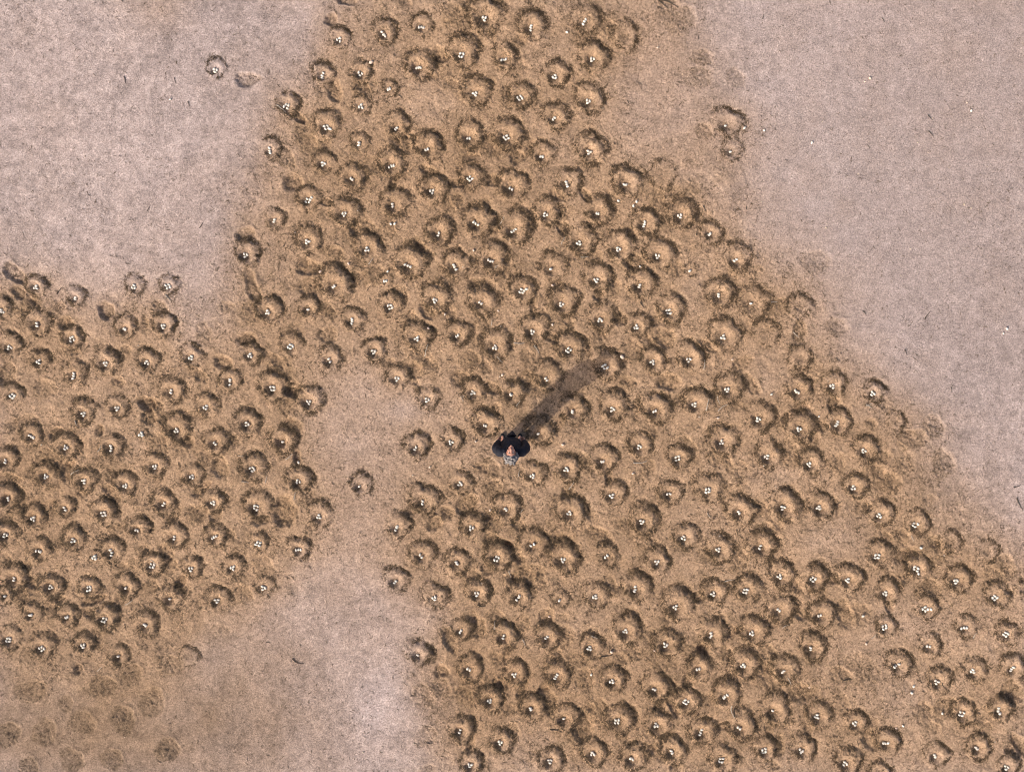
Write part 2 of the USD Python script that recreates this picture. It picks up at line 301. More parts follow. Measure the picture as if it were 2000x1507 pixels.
for k, (x, y, rx, ry, tilt, d) in enumerate(HOLLOWS):
    cx, cy = W(x, y)
    sl = window(cx, cy, max(rx, ry) * 0.015)
    if H[sl].size == 0:
        continue
    t = math.radians(tilt)
    u, v = X[sl] - cx, Y[sl] - cy
    a, b = (u * math.cos(t) + v * math.sin(t)) / (rx / 100), (-u * math.sin(t) + v * math.cos(t)) / (ry / 100)
    th = np.arctan2(b, a)
    f = 1 + 0.09 * np.sin(2 * th + k) + 0.06 * np.sin(3 * th + 2.3 * k) + 0.035 * np.sin(6 * th + 1.3 * k)
    disc = y > 1330 and x < 420
    s = np.hypot(a, b) / f + (0.05 if disc else 0.16) * WARP[sl]
    face = 0.5 + 0.5 * np.cos(np.arctan2(v, u) - 0.75)         # 1 on the far, sunlit side
    if disc:
        discs[sl] = np.maximum(discs[sl], (0.7 + 0.6 * (d - .4)) * (1 - sstep(0.93, 1.0, s)))
    if d > 0.65:
        dip = d * (0.058 * (1 - sstep(0.55 + 0.15 * face, 1.08, s)) - 0.008 * np.exp(-((s - 1.14) / 0.12) ** 2))
    else:
        dip = d * (0.052 * (1 - sstep(0.05 + 0.73 * face ** 0.7, 1.10 - 0.06 * face, s)) * (0.35 + 0.65 * face) - (0.016 if disc else 0.015) * face * np.exp(-((s - 1.12) / 0.10) ** 2))
    H[sl] -= dip
    litter[sl] = np.maximum(litter[sl], (0.62 + 0.5 * (d - 0.4) if disc else 0.45 + 0.60 * min(d, 1)) * (1 - sstep(0.93 if disc else 0.80, 1.03, s)))
    tan[sl] = np.clip(tan[sl] + 0.10 * d * (1 - sstep(0.85, 1.1, s)), 0, 1)

for k, q in enumerate(NESTS):
    ex, ey = W(*q['p'])
    R = q['R']
    off = rng.uniform(0.8, 1.2)
    cx, cy = ex + 0.14 * R * off, ey + 0.18 * R * off
    if q['n'] == 0:
        cx, cy = ex, ey
    q['c'] = (cx, cy)
    ph = rng.uniform(0, 6.28, 8)
    am = rng.uniform(0.5, 1.0, 8) * np.array([.06, .11, .08, .055, .035, .025, .02, .02])
    q['ph'], q['am'] = ph, am
    q['mod'] = rng.uniform(0, 6.28, 3)

    def ring(th):
        return 1 + sum(am[i] * np.sin((i + 1) * th + ph[i]) for i in range(8))
    q['ring'] = ring
    sl = window(cx, cy, R * 1.5)
    if H[sl].size == 0:
        continue
    u, v = X[sl] - cx, Y[sl] - cy
    th = np.arctan2(v, u)
    s = np.hypot(u, v) / (R * ring(th)) + 0.20 * WARP[sl]
    m = 0.72 + 0.34 * np.sin(th + q['mod'][0]) + 0.28 * np.sin(2 * th + q['mod'][1]) + 0.22 * np.sin(4 * th + q['mod'][2])
    m = np.clip(0.75 * m + 0.42 * np.maximum(0, np.cos(th - 0.9)) + 0.5 * WARP[sl], 0.15, 1.4)
    d = q['d']
    far_side = 0.5 + 0.5 * np.cos(th - 0.75)
    tr = np.exp(-(np.maximum(0.88 - s, 0) / 0.28) ** 2 - (np.maximum(s - 0.88, 0) / (0.40 - 0.20 * far_side)) ** 2)
    zt = -0.034 * d * tr * m * (R / 0.3) * (0.45 + 0.55 * far_side)
    H[sl] = np.minimum(H[sl], 0.35 * H[sl] + zt)
    litter[sl] = np.maximum(litter[sl], np.clip(tr * m * (0.45 + 0.55 * min(d, 1.1)) * (0.72 + 0.28 * far_side), 0, 1))
    q['win'], q['s'], q['m'] = sl, s, m
for k, q in enumerate(NESTS):
    if 'win' not in q:
        continue
    sl, s, d, R = q['win'], q['s'], q['d'], q['R']
    ex, ey = W(*q['p'])
    w = 1 - sstep(0.36, 1.10, s)
    q['am'][7] = np.clip(q['am'][7], .011, .019)
    rough = 0.006 * gn(11, 31, 2)[0, 0] if False else 0.0
    top = (0.034 * d * (R / 0.3)) * q['am'][7] / 0.015 * (1 - 0.25 * np.clip(s / 0.7, 0, 1) ** 2)
    pit_r = (0.64 + 8 * (q['am'][6] - .015)) * R
    qd = np.hypot(X[sl] - ex, Y[sl] - ey) / pit_r + 0.18 * WARP[sl]
    pit = (0.37 * min(R, 0.30) * min(d, 1.1) * (0.85 if q['n'] else 0.5)) * (1 - sstep(0.10, 1.0, qd))
    z = top - pit + 0.35 * (H[sl] - np.minimum(H[sl], 0))
    H[sl] = H[sl] * (1 - w) + z * w
    litter[sl] = np.maximum(litter[sl] * (1 - 0.55 * w), 0.75 * (1 - sstep(0.35, 1.0, np.hypot(X[sl] - ex + 0.10 * R, Y[sl] - ey + 0.10 * R) / (pit_r * 0.85))) * min(d, 1))  # pit litter, shifted lower left to paint in the shade of the bowl
    hit = (s < 1.02) & (s < best[sl])
    best[sl] = np.where(hit, s, best[sl])
    o = owner[sl]
    o[hit] = k
H += (0.3 + 0.7 * np.clip(soft + litter, 0, 1)) * 0.0045 * gn(17, 5, 2)
H += np.clip(litter, 0, 1) * 0.010 * gn(21, 6, 2) + (0.0022 + 0.0013 * soft + 0.0042 * np.clip(litter, 0, 1)) * rng.standard_normal(H.shape)
grain = rng.standard_normal(H.shape)


def height(x, y):
    i = np.clip((np.asarray(x) + HX) / STEP, 0, NX - 1.001)
    j = np.clip((np.asarray(y) + HY) / STEP, 0, NY - 1.001)
    a, b = i.astype(int), j.astype(int)
    t, u = i - a, j - b
    return H[b, a] * (1 - t) * (1 - u) + H[b, a + 1] * t * (1 - u) + H[b + 1, a] * (1 - t) * u + H[b + 1, a + 1] * t * u


def field(F, x, y):
    i = np.clip(((np.asarray(x) + HX) / STEP).round().astype(int), 0, NX - 1)
    j = np.clip(((np.asarray(y) + HY) / STEP).round().astype(int), 0, NY - 1)
    return F[j, i]


# soil colours: grey-pink salt crust, brown scraped sand, darker droppings-and-litter soil in the rings, plus painted shade of rings and pits
GREY = np.array([0.374, 0.292, 0.261])
TAN = np.array([0.345, 0.224, 0.138])
DARK = np.array([0.165, 0.110, 0.060])
clump = np.clip(2.2 * gn(4.0, 61, 4) - 0.15, 0, 1) * core
litter = np.maximum(litter, 0.55 * clump)
litter_shade = np.clip(litter * (0.80 + 0.8 * gn(9, 8, 3)), 0, 1)
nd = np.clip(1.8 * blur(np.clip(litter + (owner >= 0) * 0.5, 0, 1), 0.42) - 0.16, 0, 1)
tan = np.clip(0.66 * tan + 0.42 * nd + spot(120, 1450, 340, 150, .30) + spot(480, 1340, 260, 210, .16) - spot(745, 1380, 70, 90, .12), 0, 1)
olive = spot(930, 1320, 190, 110, .13) + spot(50, 950, 120, 170, .13) + spot(880, 330, 220, 160, .07) + spot(1260, 1370, 260, 120, .09) + spot(1080, 1060, 120, 60, .08)
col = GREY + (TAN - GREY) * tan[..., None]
col = col * (1 - np.array([0.10, 0.12, 0.16]) * (nd * blur(np.clip(litter, 0, 1), 0.05))[..., None])  # soft brown shade of the rings, painted into the soil as a halo
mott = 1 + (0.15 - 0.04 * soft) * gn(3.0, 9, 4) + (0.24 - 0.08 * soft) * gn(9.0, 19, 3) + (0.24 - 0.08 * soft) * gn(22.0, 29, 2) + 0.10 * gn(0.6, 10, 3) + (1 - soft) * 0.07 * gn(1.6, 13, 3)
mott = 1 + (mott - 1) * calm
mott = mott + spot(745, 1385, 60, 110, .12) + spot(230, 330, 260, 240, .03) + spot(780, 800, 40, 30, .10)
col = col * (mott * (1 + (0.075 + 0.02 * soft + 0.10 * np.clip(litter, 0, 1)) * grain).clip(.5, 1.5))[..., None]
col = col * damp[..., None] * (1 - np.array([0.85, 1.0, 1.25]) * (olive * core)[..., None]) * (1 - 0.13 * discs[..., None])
col = col + (DARK - col) * (0.30 * litter_shade)[..., None]  # litter soil together with the painted pit shade
nx_ = np.gradient(H, STEP, axis=1)
ny_ = np.gradient(H, STEP, axis=0)
N = np.stack([-nx_, -ny_, np.ones_like(H)], -1)
N /= np.linalg.norm(N, axis=-1, keepdims=True)

# ------------------------------------------------------------------ the ground as one sheet; each nest a mesh of its own on it
idx = np.arange(NX * NY).reshape(NY, NX)
A, B, C, D = idx[:-1, :-1].ravel(), idx[:-1, 1:].ravel(), idx[1:, 1:].ravel(), idx[1:, :-1].ravel()
cell_owner = np.stack([owner[:-1, :-1], owner[:-1, 1:], owner[1:, 1:], owner[1:, :-1]], 0)
cell = np.where((cell_owner == cell_owner[0]).all(0), cell_owner[0], -1).ravel()
V = np.stack([X.ravel(), Y.ravel(), H.ravel()], 1)
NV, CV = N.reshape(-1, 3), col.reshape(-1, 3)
outer = np.zeros(NX * NY, bool)               # corners of cells that stay ground
for K in (A, B, C, D):
    outer[K[cell < 0]] = True
G = V.copy()
G[~outer, 2] -= 0.03                          # the sheet goes on underneath each nest
F = np.concatenate([np.stack([A, B, C], 1), np.stack([A, C, D], 1)])
edge = np.concatenate([idx[0, :], idx[1:, -1], idx[-1, -2::-1], idx[-2:0:-1, 0]])
from scipy.ndimage import gaussian_filter1d
ne = len(edge)
prev = edge
nxt = np.roll(np.arange(ne), -1)
Gs, Fs, Cs = [G], [F], [CV]
base = len(G)
for ring_k, (grow, sm) in enumerate(((1.03, 25), (1.10, 120), (1.5, 400), (6, None), (160, None))):
    pts = V[edge] * np.array([grow, grow, 0.0])
    cc = gaussian_filter1d(CV[edge], sm, axis=0, mode='wrap') if sm else np.tile(CV[edge].mean(0), (ne, 1))
    cur = base + np.arange(ne)
    Fs += [np.stack([prev, cur, cur[nxt]], 1), np.stack([prev, cur[nxt], prev[nxt]], 1)]
    Gs.append(pts); Cs.append(cc)
    prev = cur
    base += ne
G, F, CG = np.concatenate(Gs), np.concatenate(Fs), np.concatenate(Cs)
GN = np.concatenate([NV, np.tile([0, 0, 1.0], (len(G) - len(NV), 1))])
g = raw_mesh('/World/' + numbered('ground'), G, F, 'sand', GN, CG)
tag(g, 'grey-pink salt crust and brown scraped sand around the nests', 'ground', kind='structure')
tag(dome.GetPrim(), 'clear daylight sky above the colony', 'sky', kind='structure')
tag(sun.GetPrim(), 'low afternoon sun shining from the lower left', 'sun', kind='structure')

order = np.argsort(cell, kind='stable')
starts = np.searchsorted(cell[order], np.arange(len(NESTS)))
ends = np.searchsorted(cell[order], np.arange(len(NESTS)), side='right')


# ------------------------------------------------------------------ twigs
def twig_mesh(x, y, z, length, width, ang, tilt, bend, rg):
    """Three-sided bent twigs, all in one mesh: 9 vertices and 12 triangles each."""
    n = len(x)
    d = np.stack([np.cos(ang) * np.cos(tilt), np.sin(ang) * np.cos(tilt), np.sin(tilt)], 1)
    side = np.stack([-np.sin(ang), np.cos(ang), np.zeros(n)], 1)
    up = np.cross(d, side)
    c = np.stack([x, y, z], 1)
    vs = []
    for t, wk in ((-0.5, 0.8), (0.0, 1.0), (0.5, 0.45)):
        p = c + d * (length * t)[:, None] + side * (bend * length * (1 - 4 * t * t))[:, None]
        for a in (0.5, 2.6, 4.7):
            p2 = p + (side * math.cos(a) + up * math.sin(a)) * (width * 0.5 * wk)[:, None]
            vs.append(p2)
    vv = np.stack(vs, 1).reshape(-1, 3)
    f = []
    for r in (0, 3):
        for i in range(3):
            j = (i + 1) % 3
            f += [(r + i, r + j, r + 3 + j), (r + i, r + 3 + j, r + 3 + i)]
    f += [(0, 2, 1), (6, 7, 8)]
    ff = (np.array(f)[None] + (np.arange(n) * 9)[:, None, None]).reshape(-1, 3)
    return vv, ff


COUNT = ['no', 'one', 'two', 'three', 'four', 'five']


ONES = 'zero one two three four five six seven eight nine ten eleven twelve thirteen fourteen fifteen sixteen seventeen eighteen nineteen'.split()
TENS = 'x x twenty thirty forty fifty sixty seventy eighty ninety'.split()


def words(v):
    v = int(np.clip(round(v), 0, 99))
    return ONES[v] if v < 20 else TENS[v // 10] + ('-' + ONES[v % 10] if v % 10 else '')


def place(p):
    return f'{words(p[0] / 20)} percent across, {words(p[1] / 15.07)} percent down'


# eggs: an egg's outline turned about its long axis (x)
t_ = np.linspace(0, math.pi, 9)
prof = np.stack([np.sin(t_) * (1 + 0.16 * np.cos(t_)) * 0.5, -np.cos(t_) * 0.5], 1)
prof[[0, -1], 0] = 0
egg0 = trimesh.creation.revolve(prof, sections=12)
egg0.apply_transform(trimesh.transformations.rotation_matrix(math.pi / 2, (0, 1, 0)))
EGG_L, EGG_W = 0.064, 0.045


def egg_verts(x, y, ang, L, Wd, tilt=0.0):
    v = np.array(egg0.vertices) * np.array([L, Wd, Wd])
    c, s = math.cos(tilt), math.sin(tilt)
    v = v @ np.array([[c, 0, s], [0, 1, 0], [-s, 0, c]])
    c, s = math.cos(ang), math.sin(ang)
    v = v @ np.array([[c, s, 0], [-s, c, 0], [0, 0, 1]])
    return v


def clutch(q, rg):
    """Where the eggs of a nest lie: (x, y, angle)."""
    ex, ey = W(*q['p'])
    n, a = q['n'], math.radians(q['a'])
    out = []
    if n == 1:
        out = [(0, 0, a)]
    elif q['row'] or n == 2:
        gap = 0.048
        for i in range(n):
            t = (i - (n - 1) / 2) * gap
            out.append((t * math.cos(a) + rg.normal(0, .006), t * math.sin(a) + rg.normal(0, .006), a + math.pi / 2 + rg.normal(0, .45)))
    elif n == 3:
        for i in range(3):
            b = a + i * 2.094 + rg.normal(0, .12)
            out.append((0.034 * math.cos(b), 0.034 * math.sin(b), b + math.pi / 2 + rg.normal(0, .6)))
    else:
        for i in range(min(n, 4)):
            b = a + i * 1.571 + rg.normal(0, .12)
            r = 0.038 if i % 2 else 0.048
            out.append((r * math.cos(b), r * math.sin(b), b + math.pi / 2 + rg.normal(0, .6)))
        if n == 5:
            out.append((0.098 * math.cos(a), 0.098 * math.sin(a), a + rg.normal(0, .5)))
    return [(ex + x, ey + y, g_) for x, y, g_ in out]


DIR8 = ['right-hand', 'upper right', 'upper', 'upper left', 'left-hand', 'lower left', 'lower', 'lower right']
SPECIAL = {(1051.6, 847): "half inside the man's shadow", (947.6, 831.6): "directly above the man's left arm",
           (1182, 716): "at the tip of the man's shadow", (880.6, 863.6): "nearest the man on his left", (811, 875.6): 'second to the left of the man',
           (1040, 929.6): "just below the man's right shoulder"}
nest_label = {}
dist = [math.hypot(q['p'][0] - 1000, q['p'][1] - 753) for q in NESTS]
egg_rows = []
for k in np.argsort(dist):
    q = NESTS[k]
    if starts[k] == ends[k]:
        continue
    cs = order[starts[k]:ends[k]]
    f = np.concatenate([np.stack([A[cs], B[cs], C[cs]], 1), np.stack([A[cs], C[cs], D[cs]], 1)])
    used, inv = np.unique(f, return_inverse=True)
    cx, cy = q['c']
    cz = float(height(cx, cy))
    how = 'faint shallow' if q['d'] < 0.65 else 'small' if q['R'] < 0.235 else 'deep-ringed' if q['R'] > 0.325 and q['d'] > 0.95 else 'round'
    eggs = 'with no eggs' if q['n'] == 0 else f"with {COUNT[q['n']]} white egg" + ('s' if q['n'] > 1 else '')
    where = place(q['p'])
    for sp, txt in SPECIAL.items():
        if math.hypot(sp[0] - q['p'][0], sp[1] - q['p'][1]) < 8:
            where = txt
    q['where'] = where
    t = thing('nest', f'{how} sand nest {eggs}, {where}', 'nest', (cx, cy, cz), 'ground nests of the bird colony')
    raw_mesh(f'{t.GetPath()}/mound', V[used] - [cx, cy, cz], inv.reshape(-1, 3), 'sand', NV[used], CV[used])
    rg = np.random.default_rng(1000 + int(k))
    # twig litter in the ring
    cand = 900
    th = rg.uniform(0, 2 * math.pi, cand)
    s = np.clip(rg.normal(0.86, 0.13, cand), 0.3, 1.05)
    x = cx + s * q['R'] * q['ring'](th) * np.cos(th)
    y = cy + s * q['R'] * q['ring'](th) * np.sin(th)
    keep = rg.random(cand) < np.clip(field(litter, x, y), 0, 1) ** 1.2 * 0.85 * (q['R'] / 0.3) ** 2
    x, y, th = x[keep], y[keep], th[keep]
    n = len(x)
    if n:
        L = rg.lognormal(math.log(0.045), 0.45, n).clip(0.02, 0.14)
        vv, ff = twig_mesh(x, y, height(x, y) + rg.uniform(0.002, 0.012, n), L, rg.uniform(0.005, 0.011, n), th + rg.choice([0, math.pi / 2], n) + rg.normal(0, .7, n),
                           rg.normal(0, 0.22, n), rg.normal(0, 0.08, n), rg)
        tag(raw_mesh(f'{t.GetPath()}/twig_litter', vv - [cx, cy, cz], ff, 'twigs'), kind='stuff')
    if q['n']:
        ce = clutch(q, rg)
        mx, my = np.mean([c[0] for c in ce]), np.mean([c[1] for c in ce])
        taken = []
        for (x, y, a) in ce:
            if q['n'] == 1:
                nm = 'only'
            else:
                b = math.degrees(math.atan2(y - my, x - mx)) % 360
                if q['n'] > 2 and math.hypot(x - mx, y - my) < 0.02 and 'middle' not in taken:
                    nm = 'middle'
                else:
                    c8 = sorted(range(8), key=lambda i: abs((b - i * 45 + 180) % 360 - 180))
                    nm = next(DIR8[i] for i in c8 if DIR8[i] not in taken)
            taken.append(nm)
            egg_rows.append((x, y, a, q, nm, rg.uniform(0.92, 1.08), rg.uniform(-.2, .2)))

# the 300 nearest eggs are things; the rest are one object
LIMIT = 300
cut = LIMIT
while cut > 0 and egg_rows[cut][3] is egg_rows[cut - 1][3]:
    cut -= 1
rest_v, rest_f, off = [], [], 0
for i, (x, y, a, q, nm, sc, tl) in enumerate(egg_rows):
    v = egg_verts(x, y, a, EGG_L * sc, EGG_W * sc, tl)
    z = float(height(x, y)) + EGG_W * sc * 0.40
    if i < cut:
        p = '/World/' + numbered('egg')
        pr = usdkit.mesh(stage, p, (v, np.array(egg0.faces)), '/World/Looks/egg_white', smooth=True)
        UsdGeom.Xformable(pr).AddTranslateOp().Set(Gf.Vec3d(x, y, z))
        if nm == 'only':
            lab = f"single white egg in the sand nest {q['where']}"
        else:
            lab = f"{nm} white egg of {COUNT[q['n']]} in the nest {q['where']}"
        tag(pr.GetPrim(), lab, 'egg', 'white eggs lying in the nests')
    else:
        rest_v.append(v + [x, y, z]); rest_f.append(np.array(egg0.faces) + off); off += len(v)
if rest_v:
    pr = usdkit.mesh(stage, '/World/' + numbered('egg_clutches'), (np.concatenate(rest_v), np.concatenate(rest_f)), '/World/Looks/egg_white', smooth=True)
    tag(pr.GetPrim(), 'white eggs in the outer nests away from the middle of the picture', 'eggs', kind='stuff')

# ------------------------------------------------------------------ stray eggs outside the nests
STRAYS = """725 122 1.5 1;1107 64 1 0;1454 250 1 0;1492 255 .9 0;1585 279 1 0;1208 392 1 0;1243 394 1 0;1237 402 1 0;763 437 1 0;771 437 1 0;757 530 .9 0;625 530 1.1 1;681 515 .9 1;925 489 .9 1;1079 557 .9 1;
869 614 .9 1;837 641 .8 1;973 607 .8 1;1079 634 1 1;981 732 1.05 1;1215 697 1.6 1;1430 702 .7 1;1506 770 .9 0;1402 816 .9 1;1600 813 .8 0;582 903 1 0;1798 1069 1.1 0;929 862 .8 1;1099 868 1 1;957 996 .9 1;
1236 924 .95 1;1194 1272 1.1 1;1073 1205 .9 1;1155 1317 .9 0;1685 1202 1 0;1691 1256 .9 1;1784 1339 1 0;1780 1352 1.1 0;1582 1343 .7 1;1763 1416 .9 0;1840 1392 .9 0;1751 1422 .7 1;
1966 642 1 0;1959 651 .7 0;1698 154 1 1;1896 217 .9 0;333 195 .8 0;1888 201 .6 1;1689 160 .6 1;1250 520 .8 0;1284 94 .8 1;839 912 .8 1;8 610 .8 0;1278 1270 .7 1"""
for r in STRAYS.replace('\n', '').split(';'):
    px, py, sc, st = map(float, r.split())
    x, y = W(px, py)
    rg = np.random.default_rng(int(px * 7 + py))
    v = egg_verts(x, y, rg.uniform(0, 6.28), EGG_L * sc * .92, EGG_W * sc * .95, rg.uniform(-.25, .25))
    pr = usdkit.mesh(stage, '/World/' + numbered('stray_egg'), (v, np.array(egg0.faces)), '/World/Looks/' + ('egg_stained' if st else 'egg_white'), smooth=True)
    UsdGeom.Xformable(pr).AddTranslateOp().Set(Gf.Vec3d(x, y, float(height(x, y)) + EGG_W * sc * .38))
    tag(pr.GetPrim(), ('large stained' if sc > 1.4 else 'small stained' if st and sc < .85 else 'stained' if st else 'small white' if sc < .85 else 'white') + f' egg lying outside the nests, {place((px, py))}', 'egg', 'stray eggs outside the nests')

# ------------------------------------------------------------------ sticks one can pick out (x y length angle, pale or not)
STICKS = """550 213 24 -38 1;694 170 14 60 0;781 189 10 -32 0;1305 6 44 -22 0;1296 8 26 -40 0;1364 73 9 85 0;1490 33 10 80 0;555 477 11 60 0;725 510 16 55 1;720 563 12 55 0;1100 470 17 62 1;1142 501 15 6 1;
971 521 10 30 1;980 430 16 60 1;1376 408 14 -60 0;1458 405 9 86 0;1361 454 11 80 0;1512 590 13 4 1;116 568 17 52 0;328 582 16 -50 1;682 598 12 -8 0;1014 669 21 -2 1;1048 682 19 -58 1;976 702 16 -48 1;
832 684 24 76 1;877 703 11 -14 0;902 779 12 -60 1;1012 787 14 52 1;960 630 12 82 1;1254 596 15 -56 0;1375 712 19 86 1;1381 790 24 80 1;1404 781 16 -74 1;1412 796 24 34 1;1556 654 16 -42 1;1434 632 22 -64 0;
1811 616 20 54 0;1769 687 12 -70 0;1698 790 14 20 1;1697 793 14 -30 1;1636 702 11 -48 0;148 826 11 -72 1;194 876 13 60 1;146 922 19 30 1;142 918 16 42 0;564 892 18 40 1;470 890 10 -4 1;576 968 14 80 1;
520 936 14 76 1;479 941 14 -10 1;1014 924 13 80 1;1116 948 18 58 1;1080 992 14 20 0;1019 998 12 50 1;1250 902 26 8 1;1384 1006 11 -58 1;1642 980 12 40 0;1782 1051 11 -66 1;1986 949 14 15 0;1992 984 28 -64 0;
302 1098 20 -35 1;252 1175 19 36 1;194 1306 13 44 1;995 1122 15 -76 1;966 1220 16 84 1;1023 1254 13 -66 1;1062 1263 9 -4 0;1190 1268 14 84 0;1186 1279 24 10 0;1161 1243 13 -22 1;940 1182 16 -12 0;1424 1134 18 8 1;
1534 1223 13 22 1;1903 1240 12 58 1;1706 1242 12 40 1;1656 1327 16 8 0;1844 1339 13 -55 0;1432 1389 26 -72 1;1437 1396 26 -76 0;1542 1330 17 -60 1;1086 1427 24 -10 0;1120 1422 16 38 0;342 158 11 -75 0;244 156 14 -78 0;
369 203 10 -70 0;290 408 9 60 0;393 440 13 58 0;524 1254 9 -8 0;582 1290 24 -25 0;838 1450 12 -8 0;835 1418 12 -12 0;1816 230 13 -45 0;1818 262 15 -48 0;1724 40 10 -60 0;1857 760 10 -85 0;1688 612 12 -55 0"""
for r in STICKS.replace('\n', '').split(';'):
    px, py, L, a, pale = map(float, r.split())
    x, y = W(px, py)
    L /= 100.0
    rg = np.random.default_rng(int(px * 3 + py))
    n = 7
    t = np.linspace(-.5, .5, n)
    a = math.radians(a)
    bx = rg.normal(0, .07) * (1 - 4 * t * t) * L + rg.normal(0, .012, n) * L
    sx, sy = x + t * L * math.cos(a) - bx * math.sin(a), y + t * L * math.sin(a) + bx * math.cos(a)
    w0 = 0.0075 + 0.02 * L
    rad = w0 * (1 - 0.55 * (t + .5)) * 0.75
    sz = height(sx, sy)
    sz = 0.35 * sz + 0.65 * np.polyval(np.polyfit(t, sz, 1), t) + rad + 0.004
    P = np.stack([sx, sy, sz], 1)
    d = np.gradient(P, axis=0); d /= np.linalg.norm(d, axis=1, keepdims=True)
    sd = np.cross([0, 0, 1.0], d); sd /= np.linalg.norm(sd, axis=1, keepdims=True)
    up = np.cross(d, sd)
    v = np.concatenate([P[i] + rad[i] * np.array([math.cos(b) * sd[i] + math.sin(b) * up[i] for b in np.linspace(0, 2 * math.pi, 6)[:-1]]) for i in range(n)])
    f = [tri for i in range(n - 1) for j in range(5) for tri in ((i * 5 + j, i * 5 + (j + 1) % 5, i * 5 + 5 + (j + 1) % 5), (i * 5 + j, i * 5 + 5 + (j + 1) % 5, i * 5 + 5 + j))]
    f += [(0, 2, 1), (0, 3, 2), (0, 4, 3)] + [(n * 5 - 5, n * 5 - 4, n * 5 - 3), (n * 5 - 5, n * 5 - 3, n * 5 - 2), (n * 5 - 5, n * 5 - 2, n * 5 - 1)]
    c0 = np.array([x, y, float(height(x, y))])
    pr = usdkit.mesh(stage, '/World/' + numbered('stick'), (v - c0, np.array(f)), '/World/Looks/' + ('stick_pale' if pale else 'stick_dark'), smooth=40)
    UsdGeom.Xformable(pr).AddTranslateOp().Set(Gf.Vec3d(*c0))
    size = 'long' if L > .19 else 'short' if L < .12 else 'thin'
    tag(pr.GetPrim(), f"{size} {'pale dry' if pale else 'dark'} stick on the sand, {place((px, py))}", 'stick', 'loose sticks on the ground')

# ------------------------------------------------------------------ loose litter over the whole ground, one object
rg = np.random.default_rng(99)
protos = []
for i in range(5):
    z1 = np.zeros(1)
    vv, ff = twig_mesh(z1, z1, z1, np.array([1.0]), np.array([0.10 + 0.03 * i]), z1, np.array([0.10 * (i % 2)]), np.array([0.10 * (i - 2)]), rg)
    protos.append((vv, ff))
n = 420000
x, y = rg.uniform(-10.8, 10.8, n), rg.uniform(-8.3, 8.3, n)
dens = 0.16 + 0.02 * field(soft, x, y) + 0.22 * field(core, x, y) + 0.55 * field(np.clip(litter, 0, 1), x, y)
dens *= np.clip(0.55 + 1.1 * field(gn(3.2, 41, 3), x, y), 0.08, 1.6)
keep = rg.random(n) < dens
x, y = x[keep], y[keep]
n = len(x)
pi = UsdGeom.PointInstancer.Define(stage, '/World/' + numbered('twig_litter'))
paths = []
for i, (vv, ff) in enumerate(protos):
    p = f'{pi.GetPath()}/twig' + (f'_{i:03d}' if i else '')
    raw_mesh(p, vv, ff, 'twigs')
    paths.append(p)
pi.CreatePrototypesRel().SetTargets([Sdf.Path(p) for p in paths])
pi.CreateProtoIndicesAttr(Vt.IntArray.FromNumpy(rg.integers(0, 5, n).astype(np.int32)))
z = height(x, y) + rg.uniform(0.002, 0.007, n)
pi.CreatePositionsAttr(Vt.Vec3fArray.FromNumpy(np.stack([x, y, z], 1).astype(np.float32)))
ang = rg.uniform(0, 2 * math.pi, n)
pi.CreateOrientationsAttr(Vt.QuathArray([Gf.Quath(float(math.cos(a / 2)), 0, 0, float(math.sin(a / 2))) for a in ang]))
L = rg.lognormal(math.log(0.036), 0.5, n).clip(0.012, 0.13) * (0.72 + 0.28 * field(soft, x, y))
th_ = np.minimum(L, 0.05)
pi.CreateScalesAttr(Vt.Vec3fArray.FromNumpy(np.stack([L, th_, th_ * .9], 1).astype(np.float32)))
tag(pi.GetPrim(), 'short dry twigs, stalks and feather bits scattered over the ground', 'litter', kind='stuff')

# ------------------------------------------------------------------ pale pebbles and shell bits on the bare crust, one object
n = 700
x, y = rg.uniform(-10.6, 10.6, n), rg.uniform(-8.2, 8.2, n)
keep = rg.random(n) < 0.15 + 0.55 * (1 - field(soft, x, y)) * (x > 3)
x, y = x[keep], y[keep]
n = len(x)
pb = UsdGeom.PointInstancer.Define(stage, '/World/' + numbered('pebbles'))
ico = trimesh.creation.icosphere(1, 0.5)
ico.vertices *= (1 + 0.25 * rg.standard_normal((len(ico.vertices), 1)))
raw_mesh(f'{pb.GetPath()}/pebble', ico.vertices, ico.faces, 'pebble')
pb.CreatePrototypesRel().SetTargets([Sdf.Path(f'{pb.GetPath()}/pebble')])
pb.CreateProtoIndicesAttr(Vt.IntArray.FromNumpy(np.zeros(n, np.int32)))
L = rg.lognormal(math.log(0.014), 0.35, n).clip(0.007, 0.035)
pb.CreatePositionsAttr(Vt.Vec3fArray.FromNumpy(np.stack([x, y, height(x, y) + L * .2], 1).astype(np.float32)))
pb.CreateOrientationsAttr(Vt.QuathArray([Gf.Quath(float(math.cos(a / 2)), 0, 0, float(math.sin(a / 2))) for a in rg.uniform(0, 6.28, n)]))
pb.CreateScalesAttr(Vt.Vec3fArray.FromNumpy(np.stack([L * 1.3, L, L * .7], 1).astype(np.float32)))
tag(pb.GetPrim(), 'small pale pebbles and shell bits scattered on the bare crust', 'pebbles', kind='stuff')

